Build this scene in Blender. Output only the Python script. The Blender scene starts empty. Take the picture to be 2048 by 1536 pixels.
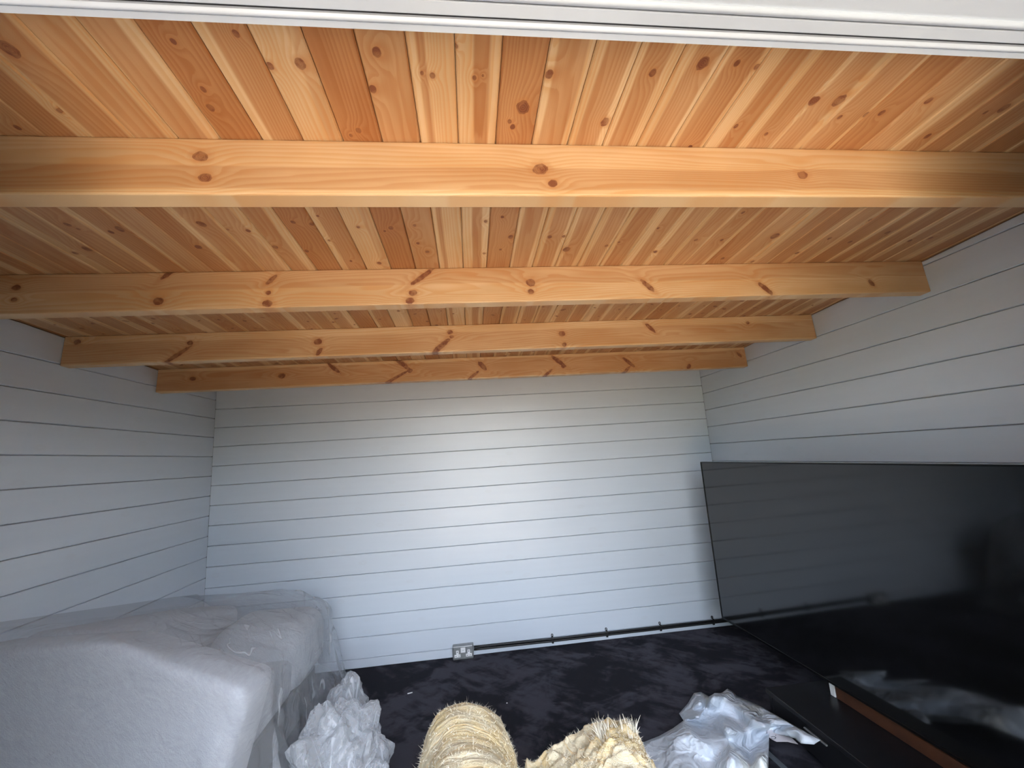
import bpy, bmesh, math, random
import numpy as np
from mathutils import Vector, Matrix, noise
from mathutils.geometry import delaunay_2d_cdt

random.seed(7)
rng = np.random.default_rng(7)
S = bpy.context.scene
COL = S.collection

# ------------------------------------------------------------------ camera
FPX, YAW, PITCH, ROLL, EYE = 831.7, .1098, .1715, -.0646, 1.393
_f = np.array([math.sin(YAW)*math.cos(PITCH), math.cos(YAW)*math.cos(PITCH), math.sin(PITCH)])
_r = np.array([math.cos(YAW), -math.sin(YAW), 0.0])
_u = np.cross(_r, _f)
_c, _s = math.cos(ROLL), math.sin(ROLL)
_r, _u = _c*_r + _s*_u, -_s*_r + _c*_u
cam = bpy.data.cameras.new('camera')
cam.sensor_fit = 'HORIZONTAL'; cam.sensor_width = 36.0; cam.lens = FPX/2048*36
cam.clip_start = .02; cam.clip_end = 200
cam_o = bpy.data.objects.new('camera', cam); COL.objects.link(cam_o)
M = Matrix(((_r[0], _u[0], -_f[0], 0), (_r[1], _u[1], -_f[1], 0), (_r[2], _u[2], -_f[2], EYE), (0, 0, 0, 1)))
cam_o.matrix_world = M
S.camera = cam_o

def floor_pt(px, py, h=0.0):
    """the place in the room, h above the floor, that the camera sees at a photograph pixel"""
    d = _f*FPX + (px-1024)*_r - (py-768)*_u
    t = (h-EYE)/d[2]
    return (d[0]*t, d[1]*t, h)

# ------------------------------------------------------------------ world, sun, exposure
W = bpy.data.worlds.new('world'); S.world = W; W.use_nodes = True
wn = W.node_tree; wn.nodes.clear()
wo = wn.nodes.new('ShaderNodeOutputWorld'); wb = wn.nodes.new('ShaderNodeBackground')
sky = wn.nodes.new('ShaderNodeTexSky'); sky.sky_type = 'NISHITA'; sky.sun_disc = False
sky.sun_elevation = math.radians(60); sky.sun_rotation = math.radians(80); sky.dust_density = 3.0
hs = wn.nodes.new('ShaderNodeHueSaturation'); hs.inputs['Saturation'].default_value = .45   # thin cloud over a blue sky
wn.links.new(sky.outputs[0], hs.inputs['Color']); wn.links.new(hs.outputs[0], wb.inputs[0]); wn.links.new(wb.outputs[0], wo.inputs[0])
wb.inputs[1].default_value = 0.75
sun = bpy.data.lights.new('sun', 'SUN'); sun.energy = 4.5; sun.angle = math.radians(.6); sun.color = (1.0, .9, .76)
sun_o = bpy.data.objects.new('sun', sun); COL.objects.link(sun_o)
sun_o.location = (6, 2, 8)
sun_o.rotation_euler = Vector((-math.cos(math.radians(60)), -.12, -math.sin(math.radians(60)))).to_track_quat('-Z', 'Y').to_euler()
S.view_settings.view_transform = 'Standard'; S.view_settings.look = 'None'
S.view_settings.gamma = 1.0; S.view_settings.use_curve_mapping = False
S.view_settings.exposure = 2.5
S.cycles.use_denoising = True
S.cycles.max_bounces = 8; S.cycles.diffuse_bounces = 4; S.cycles.glossy_bounces = 3; S.cycles.transparent_max_bounces = 8
S.cycles.use_adaptive_sampling = True; S.cycles.adaptive_threshold = .05
S.cycles.caustics_reflective = False; S.cycles.caustics_refractive = False

# ------------------------------------------------------------------ room numbers
D, XL, XR = 3.3046, -1.8802, 1.9813
SL = -.0476                                    # roof falls towards the back wall
ANG = math.atan(SL)
def ceil_z(y): return EYE + .7908 + SL*y
YF = .543                                      # inner face of the front wall
HEAD = 2.043                                   # underside of the door head
DX0, DX1 = -.70, 1.12                          # door opening
BP = .14                                       # wall board pitch
ZJ = EYE + .4866                               # a joint of the back wall

# ------------------------------------------------------------------ helpers
def obj(name, mesh, mat=None, parent=None, loc=None, rot=None):
    o = bpy.data.objects.new(name, mesh); COL.objects.link(o)
    if mat is not None and len(mesh.materials) == 0: mesh.materials.append(mat)
    if loc is not None: o.location = loc
    if rot is not None: o.rotation_euler = rot
    if parent is not None: o.parent = parent
    return o
def empty(name, loc=(0, 0, 0), rot=(0, 0, 0)):
    o = bpy.data.objects.new(name, None); COL.objects.link(o); o.location = loc; o.rotation_euler = rot
    o.empty_display_size = .05
    return o
def tag(o, label, cat, group=None):
    o['label'] = label; o['category'] = cat
    if group: o['group'] = group
    return o
def struct(o): o['kind'] = 'structure'; return o
def mesh_from(name, verts, faces, smooth=False):
    m = bpy.data.meshes.new(name); m.from_pydata([tuple(map(float, v)) for v in verts], [], faces); m.update()
    if smooth: m.polygons.foreach_set('use_smooth', [True]*len(m.polygons))
    return m
def bm_mesh(name, bm, smooth=False):
    bmesh.ops.recalc_face_normals(bm, faces=bm.faces)
    m = bpy.data.meshes.new(name); bm.to_mesh(m); bm.free()
    if smooth: m.polygons.foreach_set('use_smooth', [True]*len(m.polygons))
    return m
def box_bm(x0, x1, y0, y1, z0, z1, bev=0, seg=1, bm=None):
    bm = bm or bmesh.new()
    r = bmesh.ops.create_cube(bm, size=1.0)
    for v in r['verts']:
        v.co = ((x0+x1)/2+v.co.x*(x1-x0), (y0+y1)/2+v.co.y*(y1-y0), (z0+z1)/2+v.co.z*(z1-z0))
    if bev:
        es = list({e for v in r['verts'] for e in v.link_edges})
        bmesh.ops.bevel(bm, geom=es, offset=bev, segments=seg, profile=.5, affect='EDGES')
    return bm
def box(name, x0, x1, y0, y1, z0, z1, mat, parent=None, bev=0, seg=1, smooth=False):
    return obj(name, bm_mesh(name, box_bm(x0, x1, y0, y1, z0, z1, bev, seg), smooth), mat, parent)
def extrude_profile(name, prof, axis, a0, a1):
    """closed 2D profile swept along an axis; prof in the two other axes in order"""
    n = len(prof); V = []
    for a in (a0, a1):
        for p, q in prof:
            V.append((a, p, q) if axis == 'x' else (p, a, q) if axis == 'y' else (p, q, a))
    Fc = [[i, (i+1) % n, n+(i+1) % n, n+i] for i in range(n)] + [list(range(n)), list(range(n, 2*n))]
    bm = bmesh.new(); vs = [bm.verts.new(v) for v in V]
    for fc in Fc: bm.faces.new([vs[i] for i in fc])
    return bm_mesh(name, bm)
def tube(name, pts, rad, mat, parent=None, n=10):
    V, Fc = [], []
    pts = [Vector(p) for p in pts]
    for i, p in enumerate(pts):
        t = (pts[min(i+1, len(pts)-1)]-pts[max(i-1, 0)]).normalized()
        a = t.cross(Vector((0, 0, 1))); a = a.normalized() if a.length > 1e-4 else Vector((1, 0, 0))
        b = t.cross(a)
        for k in range(n):
            w = 2*math.pi*k/n; V.append(p+(a*math.cos(w)+b*math.sin(w))*rad)
    for i in range(len(pts)-1):
        for k in range(n):
            Fc.append([i*n+k, i*n+(k+1) % n, (i+1)*n+(k+1) % n, (i+1)*n+k])
    Fc += [list(range(n)), list(range((len(pts)-1)*n, len(pts)*n))]
    return obj(name, mesh_from(name, V, Fc, True), mat, parent)

# ------------------------------------------------------------------ materials
class NT:
    def __init__(s, name):
        s.m = bpy.data.materials.new(name); s.m.use_nodes = True; s.t = s.m.node_tree; s.t.nodes.clear()
        s.out = s.t.nodes.new('ShaderNodeOutputMaterial')
    def n(s, typ, **kw):
        nd = s.t.nodes.new('ShaderNode'+typ)
        for k, v in kw.items(): setattr(nd, k, v)
        return nd
    def l(s, a, b): s.t.links.new(a, b)
    def put(s, sock, v):
        if hasattr(v, 'is_output') or hasattr(v, 'links'): s.l(v, sock)
        else: sock.default_value = v
    def math(s, op, a, b=0.0, c=0.0, clamp=False):
        nd = s.n('Math', operation=op, use_clamp=clamp)
        s.put(nd.inputs[0], a); s.put(nd.inputs[1], b); s.put(nd.inputs[2], c)
        return nd.outputs[0]
    def vm(s, op, a, b=(0, 0, 0)):
        nd = s.n('VectorMath', operation=op); s.put(nd.inputs[0], a); s.put(nd.inputs[1], b)
        return nd.outputs[1] if op in ('LENGTH', 'DOT_PRODUCT') else nd.outputs[0]
    def sep(s, v): nd = s.n('SeparateXYZ'); s.put(nd.inputs[0], v); return nd.outputs
    def comb(s, x, y, z):
        nd = s.n('CombineXYZ')
        for i, v in enumerate((x, y, z)): s.put(nd.inputs[i], v)
        return nd.outputs[0]
    def smooth(s, v, a, b, to0=0.0, to1=1.0):
        nd = s.n('MapRange', interpolation_type='SMOOTHSTEP')
        s.put(nd.inputs[0], v); nd.inputs[1].default_value = a; nd.inputs[2].default_value = b
        nd.inputs[3].default_value = to0; nd.inputs[4].default_value = to1
        return nd.outputs[0]
    def mix(s, f, a, b, mode='MIX'):
        nd = s.n('Mix', data_type='RGBA', blend_type=mode)
        s.put(nd.inputs[0], f); s.put(nd.inputs[6], col(a)); s.put(nd.inputs[7], col(b))
        return nd.outputs[2]
    def noise(s, vec, scale, detail=2.0, rough=.5, dist=0.0):
        nd = s.n('TexNoise'); s.put(nd.inputs['Vector'], vec)
        nd.inputs['Scale'].default_value = scale; nd.inputs['Detail'].default_value = detail
        nd.inputs['Roughness'].default_value = rough; nd.inputs['Distortion'].default_value = dist
        return nd.outputs[0]
    def objco(s): return s.n('TexCoord').outputs['Object']
    def attr(s, name):
        return s.n('Attribute', attribute_type='OBJECT', attribute_name=name)
    def bump(s, h, strength, dist):
        nd = s.n('Bump'); nd.inputs['Strength'].default_value = strength; nd.inputs['Distance'].default_value = dist
        s.l(h, nd.inputs['Height']); return nd.outputs[0]
    def bsdf(s, color, rough=.5, spec=.5, metal=0.0, normal=None, **kw):
        p = s.n('BsdfPrincipled')
        s.put(p.inputs['Base Color'], col(color)); s.put(p.inputs['Roughness'], rough)
        s.put(p.inputs['Specular IOR Level'], spec); s.put(p.inputs['Metallic'], metal)
        if normal is not None: s.l(normal, p.inputs['Normal'])
        for k, v in kw.items(): s.put(p.inputs[k.replace('_', ' ')], v)
        return p.outputs[0]
    def done(s, shader): s.l(shader, s.out.inputs[0]); return s.m
def col(c): return (c[0], c[1], c[2], 1.0) if isinstance(c, tuple) and len(c) == 3 else c

def simple(name, c, rough=.5, spec=.5, metal=0.0, vary=.06, scale=20, bump=0):
    t = NT(name); co = t.objco(); nz = t.noise(co, scale, 3)
    k = t.smooth(nz, .3, .7)
    cc = t.mix(k, tuple(x*(1-vary) for x in c), tuple(min(1, x*(1+vary)) for x in c))
    nm = t.bump(nz, .5, bump) if bump else None
    return t.done(t.bsdf(cc, rough, spec, metal, nm))

def pine(name, axes, nk):
    """clear-finished knotty pine; axes = (across, along) of the object's own coordinates; knots, heartwood band and
    a seed come from each board's own properties"""
    t = NT(name); co = t.objco(); sp = t.sep(co)
    A, L = sp[axes[0]], sp[axes[1]]
    seed = t.attr('seed').outputs['Fac']
    dmin = None
    for i in range(nk):
        at = t.attr('knot%d' % i); q = t.sep(at.outputs['Vector'])
        sl = at.outputs['Alpha']
        da = t.math('SUBTRACT', A, q[0]); dl = t.math('SUBTRACT', L, q[1])
        dl = t.math('SUBTRACT', dl, t.math('MULTIPLY', da, sl))
        asl = t.math('ABSOLUTE', sl)
        da = t.math('DIVIDE', da, t.math('MULTIPLY_ADD', asl, 1.6, 1.0))
        dl = t.math('MULTIPLY', dl, .80)
        dd = t.math('DIVIDE', t.vm('LENGTH', t.comb(da, dl, 0.0)), t.math('MAXIMUM', t.math('MULTIPLY', q[2], .86), .0001))
        dmin = dd if dmin is None else t.math('MINIMUM', dmin, dd)
    bulge = t.math('EXPONENT', t.math('MULTIPLY', t.math('MULTIPLY', dmin, dmin), -.085))
    wob = t.noise(co, 55, 2)
    dmin = t.math('MULTIPLY', dmin, t.smooth(wob, .2, .8, .84, 1.16))
    # growth-ring figure: contours of a field stretched along the grain, pushed aside by the knots
    gv = t.comb(t.math('MULTIPLY', A, 9.0), t.math('MULTIPLY', L, .55), t.math('MULTIPLY', seed, 37.0))
    fld = t.noise(gv, 1.0, 1.5, .45)
    wv = t.comb(t.math('MULTIPLY', A, 40.0), t.math('MULTIPLY', L, 3.0), seed)
    wf = t.noise(wv, 1.0, 2.0, .5)
    ph = t.math('ADD', t.math('MULTIPLY', fld, 17.0), t.math('MULTIPLY', A, 70.0))
    ph = t.math('ADD', ph, t.math('MULTIPLY', wf, 1.3))
    ph = t.math('ADD', ph, t.math('MULTIPLY', bulge, 1.9))
    fr = t.math('FRACT', ph)
    ring = t.math('MULTIPLY', t.smooth(fr, .15, .82), t.smooth(fr, 1.0, .9))
    fib = t.noise(t.comb(t.math('MULTIPLY', A, 420.0), t.math('MULTIPLY', L, 9.0), seed), 1.0, 3.0, .6)
    # heartwood band
    ht = t.sep(t.attr('heart').outputs['Vector'])
    wl = t.noise(t.comb(t.math('MULTIPLY', A, 3.0), t.math('MULTIPLY', L, 1.6), t.math('ADD', seed, 5.0)), 1.0, 2.0)
    ac = t.math('ADD', t.math('SUBTRACT', A, ht[0]), t.math('MULTIPLY', t.math('SUBTRACT', wl, .5), .030))
    hb = t.smooth(t.math('SUBTRACT', t.math('ABSOLUTE', ac), ht[1]), .003, -.004)
    hb = t.math('MULTIPLY', hb, ht[2])
    blot = t.noise(t.comb(t.math('MULTIPLY', A, 12.0), t.math('MULTIPLY', L, 2.2), t.math('ADD', seed, 9.0)), 1.0, 3.0)
    sap = t.mix(t.smooth(blot, .3, .7), (.70, .495, .285), (.60, .385, .196))
    hea = t.mix(t.smooth(blot, .3, .7), (.49, .238, .097), (.41, .180, .067))
    base = t.mix(hb, sap, hea)
    dk = t.mix(hb, (.60, .315, .125), (.355, .125, .038))
    amt = t.math('MULTIPLY', ring, t.smooth(blot, .25, .75, .35, .85))
    base = t.mix(amt, base, dk)
    base = t.mix(t.math('MULTIPLY', t.smooth(fib, .45, .75), .16), base, dk)
    halo = t.math('MULTIPLY', t.smooth(dmin, 2.2, 1.0), .42)
    base = t.mix(halo, base, (.46, .19, .06))
    rim = t.smooth(dmin, 1.12, .92)
    kn = t.mix(t.smooth(t.math('FRACT', t.math('MULTIPLY', dmin, 3.2)), .1, .9), (.15, .042, .020), (.25, .085, .036))
    base = t.mix(t.math('MULTIPLY', rim, t.smooth(t.noise(co, 38, 3), .38, .60, .58, .96)), base, kn)
    hgt = fib
    return t.done(t.bsdf(base, t.smooth(fib, .2, .8, .40, .52), .40, normal=t.bump(hgt, .18, .0005)))

def paint_boards(name):
    """satin pale grey paint over pine boards; grain and knots telegraph through"""
    t = NT(name); co = t.objco(); sp = t.sep(co); seed = t.attr('seed').outputs['Fac']
    v = t.comb(t.math('MULTIPLY', sp[0], 1.6), t.math('MULTIPLY', sp[2], 26.0), t.math('MULTIPLY', seed, 31.0))
    g = t.noise(v, 1.0, 3.0, .55)
    g2 = t.noise(t.comb(t.math('MULTIPLY', sp[0], 9.0), t.math('MULTIPLY', sp[2], 160.0), seed), 1.0, 2.0)
    vo = t.n('TexVoronoi', feature='F1', distance='EUCLIDEAN')
    t.l(t.comb(t.math('MULTIPLY', sp[0], 4.2), t.math('MULTIPLY', sp[2], 9.0), t.math('MULTIPLY', seed, 53.0)), vo.inputs['Vector'])
    vo.inputs['Scale'].default_value = 1.0
    kd = t.math('ADD', vo.outputs['Distance'], t.math('MULTIPLY', t.math('SUBTRACT', g2, .5), .10))
    kn = t.math('MULTIPLY', t.smooth(kd, .17, .10), t.smooth(kd, .02, .09))
    c = t.mix(t.smooth(g, .3, .75), (.59, .64, .70), (.575, .625, .685))
    c = t.mix(t.math('MULTIPLY', kn, .07), c, (.40, .36, .32))
    h = t.math('ADD', g, t.math('MULTIPLY', kn, -.7))
    return t.done(t.bsdf(c, t.smooth(g, .3, .7, .31, .36), .5, normal=t.bump(h, .06, .0007)))

def carpet():
    t = NT('black_carpet'); co = t.objco()
    w = t.noise(co, 2.2, 4.0, .6, .9)
    w2 = t.noise(co, 7.0, 4.0, .65, 1.2)
    st = t.sep(co); str_ = t.noise(t.comb(t.math('MULTIPLY', t.math('ADD', st[0], st[1]), 16.0), t.math('MULTIPLY', t.math('SUBTRACT', st[0], st[1]), 2.5), 0.0), 1.0, 3.0)
    m = t.smooth(t.math('ADD', t.math('MULTIPLY', w, .62), t.math('ADD', t.math('MULTIPLY', w2, .25), t.math('MULTIPLY', str_, .16))), .45, .60)
    pile = t.noise(co, 420, 2.0)
    c = t.mix(m, (.0068, .0066, .0095), (.023, .021, .0265))  # sheen patches of the crushed pile mixed into the colour
    c = t.mix(t.math('MULTIPLY', t.smooth(pile, .4, .8), .35), c, (.050, .048, .056))
    h = t.math('ADD', t.math('MULTIPLY', pile, 1.0), t.math('MULTIPLY', m, .8))
    return t.done(t.bsdf(c, .95, .12, normal=t.bump(h, .8, .004), Sheen_Weight=t.smooth(m, 0, 1, .05, .22), Sheen_Roughness=.5, Sheen_Tint=(.55, .55, .68, 1)))

def film(name='clear_polythene', base=.19, face=.42, bs=.55):
    t = NT(name); co = t.objco()
    n1 = t.noise(co, 9, 3, .5, .6); n2 = t.noise(co, 40, 3, .6, .8)
    rd = t.math('ABSOLUTE', t.math('SUBTRACT', t.noise(co, 6, 2, .5, 1.5), .5))
    h = t.math('ADD', t.math('MULTIPLY', n1, .5), t.math('ADD', t.math('MULTIPLY', n2, .15), t.math('MULTIPLY', rd, -2.0)))
    nm = t.bump(h, bs, .02)
    tr = t.n('BsdfTransparent'); tr.inputs[0].default_value = (.94, .955, .97, 1)
    pb = t.bsdf((.62, .64, .67), .16, .65, normal=nm)
    fr = t.n('LayerWeight'); fr.inputs['Blend'].default_value = .35; t.l(nm, fr.inputs['Normal'])
    cs = t.sep(co)
    cr = t.noise(t.comb(t.math('MULTIPLY', t.math('ADD', cs[1], cs[0]), 7.0), t.math('MULTIPLY', t.math('SUBTRACT', cs[0], cs[1]), 2.2), t.math('MULTIPLY', cs[2], 3.0)), 1.0, 1.5, .4, .5)
    cr = t.math('ABSOLUTE', t.math('SUBTRACT', cr, .5))
    wh = t.math('MULTIPLY', t.smooth(cr, .022, .0), t.smooth(n1, .40, .62, 0.0, .34))       # crease highlights painted in as whitened, milkier film
    wh = t.math('MULTIPLY', wh, t.math('MULTIPLY', t.smooth(cs[0], -1.30, -.95), t.smooth(cs[1], 1.80, 1.95)))
    fac = t.math('ADD', t.math('ADD', base, wh), t.math('MULTIPLY', fr.outputs['Facing'], face), clamp=True)
    mx = t.n('MixShader'); t.l(fac, mx.inputs[0]); t.l(tr.outputs[0], mx.inputs[1]); t.l(pb, mx.inputs[2])
    return t.done(mx.outputs[0])

def felt():
    t = NT('grey_sofa_fabric'); co = t.objco(); sp = t.sep(co)
    st = t.noise(t.comb(t.math('MULTIPLY', t.math('ADD', sp[0], sp[2]), 150.0), t.math('MULTIPLY', t.math('SUBTRACT', sp[0], sp[2]), 30.0), t.math('MULTIPLY', sp[1], 20.0)), 1.0, 4.0, .65)
    nz = t.noise(co, 260, 2)
    c = t.mix(t.smooth(st, .35, .7), (.40, .41, .435), (.455, .465, .49))
    c = t.mix(t.math('MULTIPLY', t.smooth(nz, .4, .7), .3), c, (.52, .525, .54))
    return t.done(t.bsdf(c, .95, .15, normal=t.bump(t.math('ADD', nz, st), .5, .003), Sheen_Weight=.2))

def wool():
    t = NT('mineral_wool'); co = t.objco(); 
    u = t.n('Attribute', attribute_type='GEOMETRY', attribute_name='layer').outputs['Fac']
    sp = t.sep(co)
    a = t.noise(co, 7, 3, .6, .6); b = t.noise(co, 26, 4, .65, 1.4); c3 = t.noise(co, 150, 3, .7, 1.0)
    lay = t.noise(t.comb(t.math('MULTIPLY', u, 60.0), t.math('MULTIPLY', a, 2.5), 0.0), 1.0, 3.0, .6)
    c = t.mix(t.smooth(a, .35, .65), (.72, .565, .30), (.72, .63, .44))
    c = t.mix(t.math('MULTIPLY', t.smooth(lay, .5, .72), .55), c, (.74, .46, .17))
    c = t.mix(t.math('MULTIPLY', t.smooth(lay, .48, .25), .4), c, (.76, .71, .60))
    c = t.mix(t.math('MULTIPLY', t.smooth(b, .45, .25), .45), c, (.42, .34, .22))
    h = t.math('ADD', t.math('MULTIPLY', lay, 1.2), t.math('ADD', b, t.math('MULTIPLY', c3, .6)))
    return t.done(t.bsdf(c, .95, .1, normal=t.bump(h, .6, .009)))

PINE_B = pine('pine_ceiling_board', (0, 1), 10)
PINE_R = pine('pine_roof_beam', (2, 0), 15)
PAINT = paint_boards('pale_grey_board_paint')
PAINT_BACK = simple('grey_board_edge', (.10, .105, .11), .7)
LEAF = simple('added_leaf_grey', (.16, .17, .18), .5)
CARPET = carpet(); FILM = film('clear_polythene', .13, .34, .7); FILM2 = film('bunched_polythene', .24, .40, .25); FELT = felt(); WOOL = wool()
UPVC = simple('white_frame_coating', (.50, .55, .62), .22, .5, vary=.03, scale=6)
GASKET = simple('black_gasket', (.012, .012, .014), .6)
BLACK = simple('black_plastic', (.012, .012, .013), .45, .4)
BLACKG = simple('black_bench_laminate', (.010, .010, .012), .35, .35)
METAL = simple('grey_metal_clad', (.30, .31, .31), .45, .5, .6, vary=.08, scale=60)
WHITE = simple('white_plastic', (.82, .82, .82), .35)
BAGM = None

# ------------------------------------------------------------------ setting: floor, walls, ceiling, door, ground
fl = struct(box('floor', XL-.1, XR+.1, YF-.12, D+.1, -.08, 0, CARPET))

def wall_board(name, length, h, mat, key, cache={}):
    k = (round(length, 4), round(h, 4), key)
    if k not in cache:
        g, b = .0010, .0032
        prof = [(0.0, g), (.0, h-g), (-.020, h-g), (-.024, h-g-b), (-.024, g+b), (-.020, g)]   # (depth, up)
        cache[k] = extrude_profile(name, prof, 'x', -length/2, length/2)
        cache[k].materials.append(mat)
    return cache[k]

def boards_on(wall, n0, z_first, length, place, zmax):
    z = z_first; i = 0
    while z > -.14:
        z0 = max(z, 0.0); z1 = min(z+BP, zmax)
        if z1-z0 > .004:
            me = wall_board('board', length, z1-z0, PAINT, 'w')
            o = bpy.data.objects.new('board', me); COL.objects.link(o); o.parent = wall
            place(o, z0); o['seed'] = (n0+i*1.37) % 17
        z -= BP; i += 1

wb_ = struct(box('wall_back', XL-.1, XR+.1, D+.024, D+.10, 0, ceil_z(D)+.05, PAINT_BACK))
def pb_(o, z0): o.location = ((XL+XR)/2, D+.024, z0)
boards_on(wb_, 1.0, ZJ+BP, XR-XL-.002, pb_, ceil_z(D)-.002)

def side_wall(name, x, sgn, seed0):
    Y0, Y1 = YF-.1, D+.024
    pr = [(Y0, 0), (Y1, 0), (Y1, ceil_z(Y1)-.002), (Y0, ceil_z(Y0)-.002)]
    w = struct(obj(name, extrude_profile(name, pr, 'x', x+sgn*.024, x+sgn*.10), PAINT_BACK))
    # log-style boards lie half a board off the back wall; the upper ones are cut to the roof slope
    z = ZJ-.5*BP+3*BP; i = 0; Y0 += .1
    while z > -.14:
        za, zb = max(z, 0.0), z+BP
        if za < ceil_z(YF)-.01:
            ye = D if ceil_z(D)-.003-za > .008 else (za+.011-EYE-.7908)/SL      # the last board is a wedge
            yb = (zb+.003-EYE-.7908)/SL                                            # where the roof starts to cut the board
            ys = [YF]+([yb] if YF+.02 < yb < ye-.02 else [])+[ye]
            if ye > YF+.1:
                g, b = .0010, .0032
                V, Fc = [], []
                for yw in ys:
                    h = max(min(zb, ceil_z(yw)-.003)-za, .0085)
                    yy = yw-(YF+D)/2
                    if sgn > 0: yy = -yy
                    V += [(yy, 0.0, g), (yy, 0.0, h-g), (yy, -.020, h-g), (yy, -.024, h-g-b), (yy, -.024, g+b), (yy, -.020, g)]
                for q in range(len(ys)-1):
                    Fc += [[6*q+k, 6*q+(k+1) % 6, 6*q+6+(k+1) % 6, 6*q+6+k] for k in range(6)]
                Fc += [list(range(6)), list(range(6*len(ys)-6, 6*len(ys)))]
                bm = bmesh.new(); vs = [bm.verts.new(v) for v in V]
                for fc in Fc: bm.faces.new([vs[k] for k in fc])
                o = obj('board', bm_mesh('board', bm), PAINT, w)
                o.location = (x+sgn*.024, (YF+D)/2, za)
                o.rotation_euler = (0, 0, math.pi/2 if sgn < 0 else -math.pi/2)
                if sgn < 0:
                    # local x runs along +Y, local -y must point to +X
                    pass
                o['seed'] = (seed0+i*2.11) % 17
        z -= BP; i += 1
    return w
side_wall('wall_left', XL, -1, 3.0)
side_wall('wall_right', XR, 1, 8.0)

# front wall with the door opening
bm = box_bm(XL-.1, DX0-.05, YF-.12, YF, 0, ceil_z(YF)-.002)
box_bm(DX1+.05, XR+.1, YF-.12, YF, 0, ceil_z(YF)-.002, bm=bm)
box_bm(DX0-.05, DX1+.05, YF-.12, YF, HEAD+.05, ceil_z(YF)-.002, bm=bm)
struct(obj('wall_front', bm_mesh('wall_front', bm), PAINT))

# door frame: the underside of the head is a run of beads, gasket and flat strips
door = struct(empty('door_1', (0, YF, 0)))
def head(name, prof, mat):
    o = obj(name, extrude_profile(name, [(p-YF, q) for p, q in prof], 'x', DX0, DX1), mat); o.parent = door; return o
def arc(y0, y1, z, dep, n=8):
    return [(y0+(y1-y0)*i/n, z-dep*math.sin(math.pi*i/n)) for i in range(n+1)]
TOP = HEAD+.049
head('head_inner_strip', [(YF+.001, TOP), (YF+.001, HEAD), (YF-.008, HEAD+.001), (YF-.008, TOP)], UPVC)
head('head_bead', [(YF-.008, TOP)]+arc(YF-.008, YF-.0185, HEAD+.002, .0035)+[(YF-.0185, TOP)], UPVC)
head('head_gasket', [(YF-.0185, TOP), (YF-.0185, HEAD+.006), (YF-.0245, HEAD+.006), (YF-.0245, TOP)], GASKET)
head('head_flat_strip', [(YF-.0245, TOP), (YF-.0245, HEAD+.001), (YF-.026, HEAD), (YF-.043, HEAD+.001), (YF-.0435, HEAD+.002), (YF-.0435, TOP)], UPVC)
head('head_gasket', [(YF-.0435, TOP), (YF-.0435, HEAD+.004), (YF-.0465, HEAD+.004), (YF-.0465, TOP)], GASKET)
head('head_bead', [(YF-.0465, TOP)]+arc(YF-.0465, YF-.058, HEAD+.001, .0025)+[(YF-.058, TOP)], UPVC)
head('head_outer_strip', [(YF-.058, TOP), (YF-.058, HEAD+.004), (YF-.118, HEAD+.004), (YF-.118, TOP)], UPVC)
for a, b in ((DX0-.05, DX0), (DX1, DX1+.05)):
    o = obj('jamb', bm_mesh('jamb', box_bm(a, b, -.118, .001, 0, TOP, .003)), UPVC, door)
o = obj('threshold', bm_mesh('threshold', box_bm(DX0, DX1, -.118, -.002, .0, .022, .004)), UPVC, door)

# unseen door leaves, added at right angles to the wall to block oblique light
for nm, xh, sg in (('added_door_leaf_left', DX0, -1), ('added_door_leaf_right', DX1, 1)):
    lf = struct(empty(nm, (xh+sg*.03, YF-.12, 0)))
    L_ = .88
    for part, a in (('stile', (0, .10, .02, 2.03)), ('stile', (L_-.10, L_, .02, 2.03)), ('rail', (.10, L_-.10, .02, .20)), ('rail', (.10, L_-.10, 1.93, 2.03)), ('panel', (.10, L_-.10, .20, 1.93))):
        th = .02 if part != 'panel' else .012
        box(part, -th, th, -a[1], -a[0], a[2], a[3], LEAF, lf, .002)

# ground in front of the cabin
GR = simple('patio_stone', (.30, .255, .20), .85, .3, vary=.12, scale=3)
struct(box('ground', -14, 14, -16, YF-.125, -.35, -.10, GR))

# unseen hedges added on both sides to cut off-axis skylight
HG = simple('added_hedge_green', (.035, .055, .022), .9, .2, vary=.5, scale=14, bump=.03)
for nm, xh in (('added_hedge_left', -3.0), ('added_hedge_right', 3.4)):
    bm = box_bm(xh-.35, xh+.35, -11, -.4, -.1, 2.5)
    bmesh.ops.subdivide_edges(bm, edges=bm.edges, cuts=14, use_grid_fill=True)
    for v in bm.verts: v.co += Vector((noise.noise(v.co*1.7), noise.noise(v.co*1.7+Vector((5, 0, 0))), noise.noise(v.co*1.7+Vector((0, 5, 0))) if v.co.z > 0 else 0))*.12
    struct(obj(nm, bm_mesh(nm, bm, True), HG))

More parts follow.
